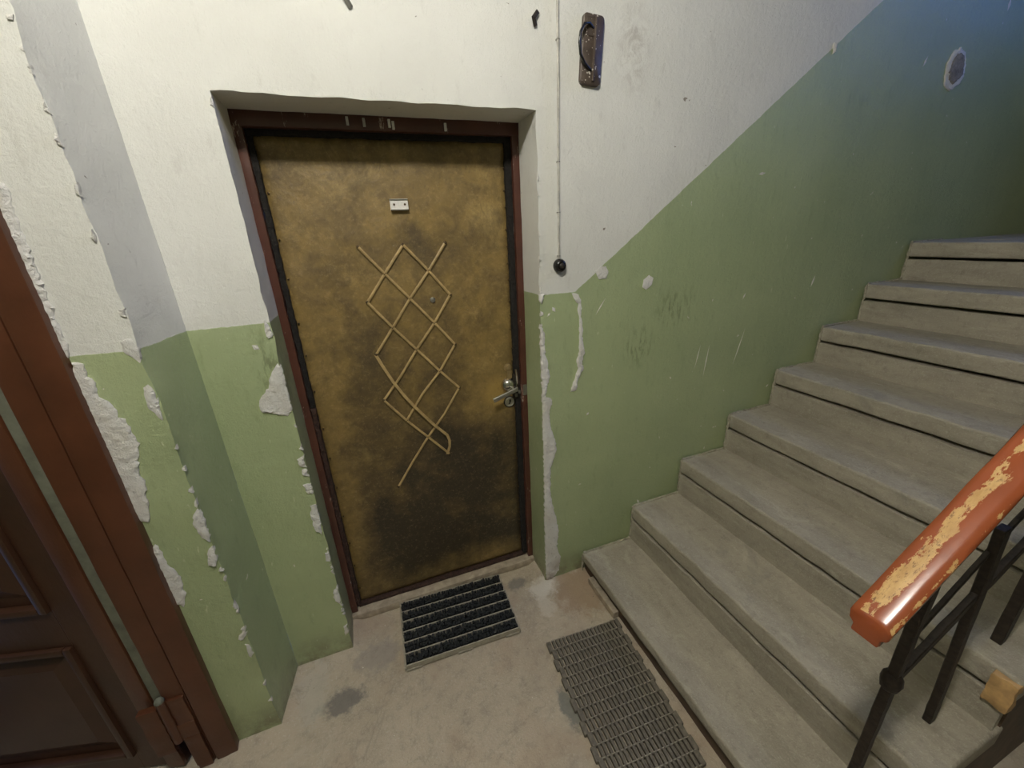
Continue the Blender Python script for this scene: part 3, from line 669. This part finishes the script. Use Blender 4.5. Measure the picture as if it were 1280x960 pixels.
# ------------------------------------------------------------------ brown door, its leaf standing a little ajar inwards
d2 = empty('door_2', (-0.75, PY, 0.0), 'dark brown panelled wooden door ajar at the left edge', 'door', 'structure')
board('casing', (-0.7125, PY - 0.026, 0.0), (-0.648, PY + 0.03, 2.12), 'door_brown', d2, 0.004, 0.0012, 12, 0.06)
board('frame_jamb', (-0.772, PY - 0.020, 0.0), (-0.7175, PY + 0.05, 2.10), 'door_brown', d2, 0.004, 0.0012, 12, 0.06)
board('frame_head', (-1.64, PY - 0.020, 2.02), (-0.66, PY + 0.05, 2.12), 'door_brown', d2, axis=0)
board('frame_jamb', (-1.64, PY - 0.020, 0.0), (-1.58, PY + 0.05, 2.02), 'door_brown', d2, 0.004, 0.0012, 12, 0.06)
board('gasket_strip', (-0.803, PY - 0.006, 0.30), (-0.770, PY + 0.05, 2.05), 'gasket', d2, 0.004, 0.0008, 10, 0.06)
TH = math.radians(15)
LM = Matrix.Translation((-0.803, PY + 0.002, 0.0)) @ Matrix.Rotation(-TH, 4, 'Z')     # local: -x along the leaf, -y to the viewer
def lbox(bm, s0, s1, n0, n1, z0, z1, bevel=0.0): box(bm, (-s1, -n1, z0), (-s0, -n0, z1), bevel, 2, LM)
SW = 0.78
bm = B(); lbox(bm, 0.0, SW, -0.045, -0.012, 0.012, 2.0)
leaf2 = obj('door_leaf', bm, 'door_brown_dark', d2)
for s0, s1, z0, z1 in ((0.0, 0.135, 0.012, 2.0), (SW - 0.135, SW, 0.012, 2.0)):
    bm = B(); lbox(bm, s0, s1, -0.014, 0.0, z0, z1, 0.002); obj('stile', bm, 'door_brown_dark', leaf2)
for z0, z1 in ((0.012, 0.085), (0.585, 0.72), (1.85, 2.0)):
    bm = B(); lbox(bm, 0.135, SW - 0.135, -0.014, 0.0, z0, z1, 0.001); obj('rail', bm, 'door_brown_dark', leaf2)
bm = B(); lbox(bm, 0.0, 0.052, 0.0, 0.012, 0.012, 2.0, 0.003); obj('cover_strip', bm, 'door_brown', leaf2, smooth=40)
for z0, z1 in ((0.085, 0.585), (0.72, 1.85)):
    a, b = 0.135, SW - 0.135
    for w, n1, nm in ((0.022, 0.013, 'moulding'),):
        for q in ((a, a + w, z0, z1), (b - w, b, z0, z1), (a + w, b - w, z0, z0 + w), (a + w, b - w, z1 - w, z1)):
            bm = B(); lbox(bm, q[0], q[1], -0.012, n1, q[2], q[3], 0.007); obj(nm, bm, 'door_brown_dark', leaf2, smooth=50)
    bm = B(); i0 = 0.05; i1 = 0.085                # raised field with sloping sides
    lo = [(a + i0, z0 + i0), (b - i0, z0 + i0), (b - i0, z1 - i0), (a + i0, z1 - i0)]; hi = [(a + i1, z0 + i1), (b - i1, z0 + i1), (b - i1, z1 - i1), (a + i1, z1 - i1)]
    v0 = [bm.verts.new(LM @ Vector((-s, 0.0115, z))) for s, z in lo]; v1 = [bm.verts.new(LM @ Vector((-s, -0.001, z))) for s, z in hi]
    bm.faces.new(v1)
    for i in range(4): bm.faces.new((v0[i], v0[(i + 1) % 4], v1[(i + 1) % 4], v1[i]))
    obj('panel', bm, 'door_brown_dark', leaf2)
# painted-over hinge at the foot of the jamb
hg = empty('hinge', (-0.78, PY - 0.02, 0.14), None, None); hg.parent = d2; hg.location = Vector((-0.78, PY - 0.02, 0.14)) - d2.location
for q, (a, b) in enumerate((((-0.764, 0.215), (-0.7195, 0.335)), ((-0.770, 0.150), (-0.7195, 0.222)), ((-0.760, 0.0), (-0.7195, 0.160)), ((-0.842, 0.12), (-0.790, 0.32)))):
    bm = B(); box(bm, (a[0], PY - 0.028 - 0.002 * q, a[1]), (b[0], PY - 0.012, b[1]), 0.004); slice_along(bm, 2, a[1], b[1], 0.02); rough_up(bm, 0.003, 40, q); obj('hinge_plate', bm, 'door_brown', hg, smooth=40)
bm = B(); tube(bm, [(-0.777, PY - 0.026, 0.155), (-0.777, PY - 0.026, 0.34)], 0.013, 10); rough_up(bm, 0.001, 60); obj('knuckle', bm, 'door_brown', hg, smooth=40)
bm = B(); bmesh.ops.create_icosphere(bm, subdivisions=2, radius=0.0135, matrix=Matrix.Translation((-0.777, PY - 0.026, 0.343))); obj('pin_cap', bm, 'gasket', hg, smooth=60)

# ------------------------------------------------------------------ bristle doormat
MA = math.radians(-2.2); MC = Vector((0.176, -0.030, 0.0)); MM = Matrix.Translation(MC) @ Matrix.Rotation(MA, 4, 'Z')
mat1 = empty('doormat', MC, 'doormat of black bristle rows in a beige slatted tray at the mustard door', 'doormat')
mw, mh = 0.486, 0.325
rows = 6; pitch = (mh - 0.012) / rows
for i in range(rows + 1):
    bm = B(); y = -mh / 2 + 0.006 + i * pitch
    box(bm, (-mw / 2, y - 0.0030, 0.004), (mw / 2, y + 0.0030, 0.030), 0.001, 1, MM); obj('slat', bm, 'mat_rack', mat1)
for i, s in enumerate((-1, 1)):
    bm = B(); box(bm, (s * mw / 2 - 0.004, -mh / 2, 0.004), (s * mw / 2 + 0.004, mh / 2, 0.024), 0.001, 1, MM); obj('end_rail', bm, 'mat_rack', mat1)
bm = B(); box(bm, (-mw / 2, -mh / 2 + 0.004, 0.0035), (mw / 2, mh / 2 - 0.004, 0.008), 0, 1, MM); obj('tray_base', bm, 'bristle', mat1)
for x in (-0.21, 0.0, 0.21):
    bm = B(); box(bm, (x - 0.03, -mh / 2 - 0.001, 0.0), (x + 0.03, -mh / 2 + 0.010, 0.010), 0.001, 1, MM); obj('foot', bm, 'mat_rack', mat1)
for i in range(rows):
    bm = B(); y = -mh / 2 + 0.006 + (i + 0.5) * pitch
    for j in range(41):
        x = -mw / 2 + 0.010 + j * (mw - 0.02) / 40
        for yy in (-0.0135, -0.0045, 0.0045, 0.0135):
            if random.random() < 0.03: continue
            a = Vector((x + random.uniform(-.0015, .0015), y + yy, 0.006)); h = 0.034 + random.uniform(-.004, .003)
            t = Vector((random.uniform(-.003, .003), random.uniform(-.003, .002), 0)); w = 0.0042; w2 = 0.0058
            lo = [bm.verts.new(MM @ (a + Vector((p * w, q * w, 0)))) for p, q in ((-1, -1), (1, -1), (1, 1), (-1, 1))]
            hi = [bm.verts.new(MM @ (Vector((a.x, a.y, h + random.uniform(-.002, .002))) + t + Vector((p * w2 * .8, q * w2, 0)))) for p, q in ((-1, -1), (1, -1), (1, 1), (-1, 1))]
            bm.faces.new(hi)
            for k in range(4): bm.faces.new((lo[k], lo[(k + 1) % 4], hi[(k + 1) % 4], hi[k]))
    obj('bristle_row', bm, 'bristle', mat1)

# ------------------------------------------------------------------ link mat of rubber strips threaded on wires
LA = math.radians(-3.2); LC = Vector((0.652, -0.578, 0.0)); LMm = Matrix.Translation(LC) @ Matrix.Rotation(LA, 4, 'Z')
mat2 = empty('link_mat', LC, 'grey rubber link mat lying on the floor against the bottom step', 'doormat')
lw, nrow, ncol = 0.312, 14, 19; lp = 0.039
def link_mesh(w, l, h):
    bm = B(); o = [(-w / 2, -l / 2), (w / 2, -l / 2), (w / 2, l / 2), (-w / 2, l / 2)]
    box(bm, (-w / 2, -l / 2, 0), (w / 2, l / 2, h), 0.0018, 1); return bm
base = {}
for nm, w in (('link', 0.0104), ('end_link', 0.0185)):
    bm = link_mesh(w, 0.044, 0.015); me = bpy.data.meshes.new(nm); bmesh.ops.recalc_face_normals(bm, faces=bm.faces[:]); bm.to_mesh(me); bm.free(); me.materials.append(M['rubber']); base[nm] = me
for r_ in range(nrow):
    y = (nrow / 2 - 0.5 - r_) * lp
    off = 0.0 if r_ % 2 == 0 else 0.5
    sp = lw / ncol
    for c in range(ncol + 1):
        x = -lw / 2 + (c + off) * sp - 0.004
        if c == ncol and off: continue
        endl = (c == 0) or (c == ncol if not off else c == ncol - 1)
        o = bpy.data.objects.new('end_link' if endl else 'link', base['end_link' if endl else 'link']); COL.objects.link(o); o.parent = mat2
        sag = -0.004 if (not endl and random.random() < 0.12) else 0.0
        p = Matrix.Rotation(LA, 4, 'Z') @ Vector((x + (-0.005 if c == 0 else 0.005 if endl else 0) + random.uniform(-.0008, .0008), y + random.uniform(-.0015, .0015), 0.0))
        o.location = (p.x, p.y, 0.001 + (0.0015 if r_ % 2 else 0)); o.rotation_euler = (0, 0, LA + random.uniform(-.05, .05))
for r_ in range(nrow + 1):
    y = (nrow / 2 - r_) * lp
    bm = B(); tube(bm, [LMm @ Vector((-lw / 2 + 0.004, y, 0.0155)), LMm @ Vector((0, y + random.uniform(-.002, .002), 0.0155)), LMm @ Vector((lw / 2 - 0.002, y, 0.0155))], 0.0021, 6)
    obj('wire', bm, 'rod_wire', mat2)

# ------------------------------------------------------------------ stair railing
RYY = -1.112
rl = empty('stair_railing', (0.97, RYY, 0.12), 'orange-brown worn wooden handrail on black iron railing over the steps', 'railing')
HS = 0.775; hd = Vector((1, 0, HS)).normalized(); hu = Vector((-hd.z, 0, hd.x)); hy = Vector((0, 1, 0))
def handrail():
    prof = [(-0.022, -0.052), (0.022, -0.052), (0.024, -0.049), (0.024, -0.033), (0.028, -0.028), (0.0325, -0.024), (0.0335, -0.010), (0.029, -0.002), (0.018, 0.003), (0, 0.0045),
            (-0.018, 0.003), (-0.029, -0.002), (-0.0335, -0.010), (-0.0325, -0.024), (-0.028, -0.028), (-0.024, -0.033), (-0.024, -0.049)]
    bm = B(); start = Vector((0.790, RYY, 0.927)); rings = []
    L = 2.35; ts = [0.0, 0.004, 0.010] + lin(0.02, L, 0.03)
    for t in ts:
        k = 0.93 if t == 0 else 0.985 if t < 0.006 else 1.0
        ring = []
        for a, b in prof:
            b *= 0.70
            p = start + hd * (t + (b * HS if t < 1.0 else 0.0)) + hy * (a * k) + hu * ((b + 0.017) * k - 0.017)   # plumb-cut end
            p += (hy * noise.noise(Vector((t * 9, a * 60, b * 60))) + hu * noise.noise(Vector((t * 9, a * 60 + 7, b * 60)))) * 0.0012
            ring.append(bm.verts.new(p))
        rings.append(ring)
    n = len(prof)
    for i in range(len(rings) - 1):
        for k in range(n): bm.faces.new((rings[i][k], rings[i][(k + 1) % n], rings[i + 1][(k + 1) % n], rings[i + 1][k]))
    bm.faces.new(rings[0][::-1]); bm.faces.new(rings[-1])
    return obj('handrail', bm, 'handrail', rl, smooth=42)
handrail()
def railz(x): return 0.927 + (x - 0.79) * HS - 0.048
def bar(name, a, b, w, d, seed=0, mat='iron'):
    bm = B(); a = Vector(a); b = Vector(b); L = (b - a).length
    z = (b - a).normalized(); y = Vector((0, 1, 0)); x = y.cross(z).normalized()
    mt = Matrix((( x.x, y.x, z.x, a.x), (x.y, y.y, z.y, a.y), (x.z, y.z, z.z, a.z), (0, 0, 0, 1)))
    box(bm, (-w / 2, -d / 2, 0), (w / 2, d / 2, L), 0.002, 1); slice_along(bm, 2, 0, L, 0.03); rough_up(bm, 0.0012, 35, seed)
    bmesh.ops.transform(bm, matrix=mt, verts=bm.verts[:]); return obj(name, bm, mat, rl, smooth=40)
nx = 0.974
bar('newel_post', (nx, RYY, 0.12), (nx, RYY, railz(nx) + 0.02), 0.023, 0.020)
bm = B(); lathe(bm, [(0.012, -0.026), (0.018, -0.018), (0.0205, 0.0), (0.018, 0.018), (0.012, 0.026)], Matrix.Translation((nx, RYY, 0.655)), 10); rough_up(bm, 0.003, 40); obj('collar', bm, 'iron', rl, smooth=50)
bar('lower_rail', (nx, RYY, 0.648), (2.75, RYY, 0.648 + (2.75 - nx) * 0.672), 0.022, 0.014, 1)
bar('thin_rod', (nx + 0.01, RYY + 0.004, 0.765), (2.75, RYY + 0.004, 0.765 + (2.75 - nx - 0.01) * 0.83), 0.010, 0.010, 2)
bar('baluster', (1.285, RYY - 0.001, ZS(2)), (1.190, RYY - 0.001, 1.006), 0.026, 0.018, 3)
bar('baluster', (1.50, RYY - 0.001, ZS(3)), (1.50, RYY - 0.001, railz(1.50) + 0.02), 0.030, 0.022, 4)
for k in (4, 5, 6, 7):
    x = XS(k) + 0.11; bar('baluster', (x, RYY, ZS(k)), (x, RYY, railz(x) + 0.02), 0.026, 0.018, k)

# splintered wood let into the broken end of the third step
bm = B(); box(bm, (1.386, -1.199, 0.405), (1.416, -1.150, 0.503), 0.003); slice_along(bm, 1, -1.199, -1.150, 0.006); slice_along(bm, 2, 0.405, 0.503, 0.012); rough_up(bm, 0.004, 55)
obj('wood_insert', bm, 'raw_wood', st, smooth=40, label='pale splintered wood let into the step end')

# ------------------------------------------------------------------ fittings on the wall
bell = empty('doorbell', (0.713, 0.0, 1.517), 'round black doorbell button right of the mustard door', 'doorbell')
bm = B(); lathe(bm, [(0.025, -0.004), (0.025, 0.006), (0.023, 0.012), (0.019, 0.020), (0.014, 0.022), (0.013, 0.020), (0.001, 0.020)], toward_viewer((0.713, 0.0, 1.517)), 24); obj('housing', bm, 'black_plastic', bell, smooth=50)
bm = B(); lathe(bm, [(0.010, 0.018), (0.010, 0.026), (0.006, 0.029), (0.001, 0.0295)], toward_viewer((0.713, 0.0, 1.517)), 16); obj('button', bm, 'dark_metal', bell, smooth=50)
cb = empty('bell_cable', (0.71, -0.004, 1.545), 'thin grey cable running down the wall to the doorbell', 'cable')
bm = B(); pts = []
for i in range(60):
    z = 1.542 + i * 0.0255
    pts.append((0.708 + 0.003 * noise.noise(Vector((0, 0, z * 4))) - (0.004 if z > 2.2 else 0) * (z - 2.2) * 10 * 0.2, -0.0075, z))
tube(bm, pts, 0.0046, 6); obj('sheath', bm, 'cable', cb, smooth=60)
for z in (1.552, 1.70, 1.86, 2.20):
    bm = B(); box(bm, (0.703, -0.0115, z - 0.002), (0.713, 0.0, z + 0.002), 0.0008); obj('clip', bm, 'dull_steel', cb)
# spattered plate with a drop handle
pl = empty('handle_plate', (0.83, 0.0, 2.09), 'dark metal plate with a wire drop handle and paint spatters high on the wall', 'wall plate')
PR = Matrix.Translation((0.830, -0.005, 2.180)) @ Matrix.Rotation(math.radians(3.5), 4, 'Y')
bm = B(); n = 6; pr = []
for cxx, czz, a0 in ((0.025, 0.082, 0), (-0.025, 0.082, 90), (-0.025, -0.082, 180), (0.025, -0.082, 270)):
    for k in range(n + 1):
        a = math.radians(a0 + 90 * k / n); pr.append((cxx + 0.013 * math.cos(a), czz + 0.013 * math.sin(a)))
va = [bm.verts.new(PR @ Vector((x, 0.006, z))) for x, z in pr]; vb = [bm.verts.new(PR @ Vector((x, -0.006, z))) for x, z in pr]; vc = [bm.verts.new(PR @ Vector((x * 0.94, -0.008, z * 0.975))) for x, z in pr]
bm.faces.new(vc)
for p, q in ((va, vb), (vb, vc)):
    for i in range(len(pr)): bm.faces.new((p[i], p[(i + 1) % len(pr)], q[(i + 1) % len(pr)], q[i]))
obj('plate', bm, 'spatter', pl, smooth=40)
bm = B(); box(bm, (0.002, -0.013, -0.085), (0.012, -0.004, 0.088), 0.003, 2, PR); obj('ridge', bm, 'spatter', pl)
bm = B(); box(bm, (-0.028, -0.0095, 0.035), (0.004, -0.006, 0.085), 0.003, 2, PR); obj('hinge_leaf', bm, 'spatter', pl)
bm = B(); tube(bm, [(0.832, -0.012, 2.238), (0.812, -0.022, 2.246), (0.790, -0.028, 2.240), (0.776, -0.030, 2.218), (0.772, -0.030, 2.190), (0.778, -0.028, 2.160), (0.795, -0.024, 2.140), (0.813, -0.018, 2.130), (0.828, -0.010, 2.126)], 0.0042, 8); obj('drop_handle', bm, 'black_plastic', pl, smooth=60)
# bent metal tabs nailed to the wall
for i, (pts, lab) in enumerate(((((0.643, 2.264), (0.624, 2.244), (0.634, 2.226)), 'bent dark metal tab on the wall above the door, right of centre'), (((0.088, 2.262), (0.086, 2.238), (0.100, 2.214)), 'bent metal tab on the wall over the middle of the door'))):
    bm = B(); strap(bm, [(x, -0.004 - (0.008 if j == 1 else 0), z) for j, (x, z) in enumerate(pts)], 0.013, 0.003)
    tag(obj('metal_tab', bm, 'dark_metal' if i == 0 else 'dull_steel', origin=(pts[2][0], 0, pts[2][1])), lab, 'metal tab')

# ------------------------------------------------------------------ ceiling lamp (above the frame)
lp_ = empty('ceiling_lamp', (LAMP_POS.x, LAMP_POS.y, LOWZ), 'round glowing globe lamp hanging from the landing ceiling', 'lamp')
bm = B(); tube(bm, [(LAMP_POS.x, LAMP_POS.y, LOWZ), LAMP_POS + Vector((0, 0, 0.08))], 0.012, 8); obj('stem', bm, 'dark_metal', lp_)
bm = B(); lathe(bm, [(0.05, 0.0), (0.05, -0.02), (0.02, -0.03)], Matrix.Translation((LAMP_POS.x, LAMP_POS.y, LOWZ)), 16); obj('rose', bm, 'dark_metal', lp_)
bm = B(); bmesh.ops.create_icosphere(bm, subdivisions=2, radius=0.085, matrix=Matrix.Translation(LAMP_POS)); obj('globe', bm, 'lamp_globe', lp_, smooth=180)
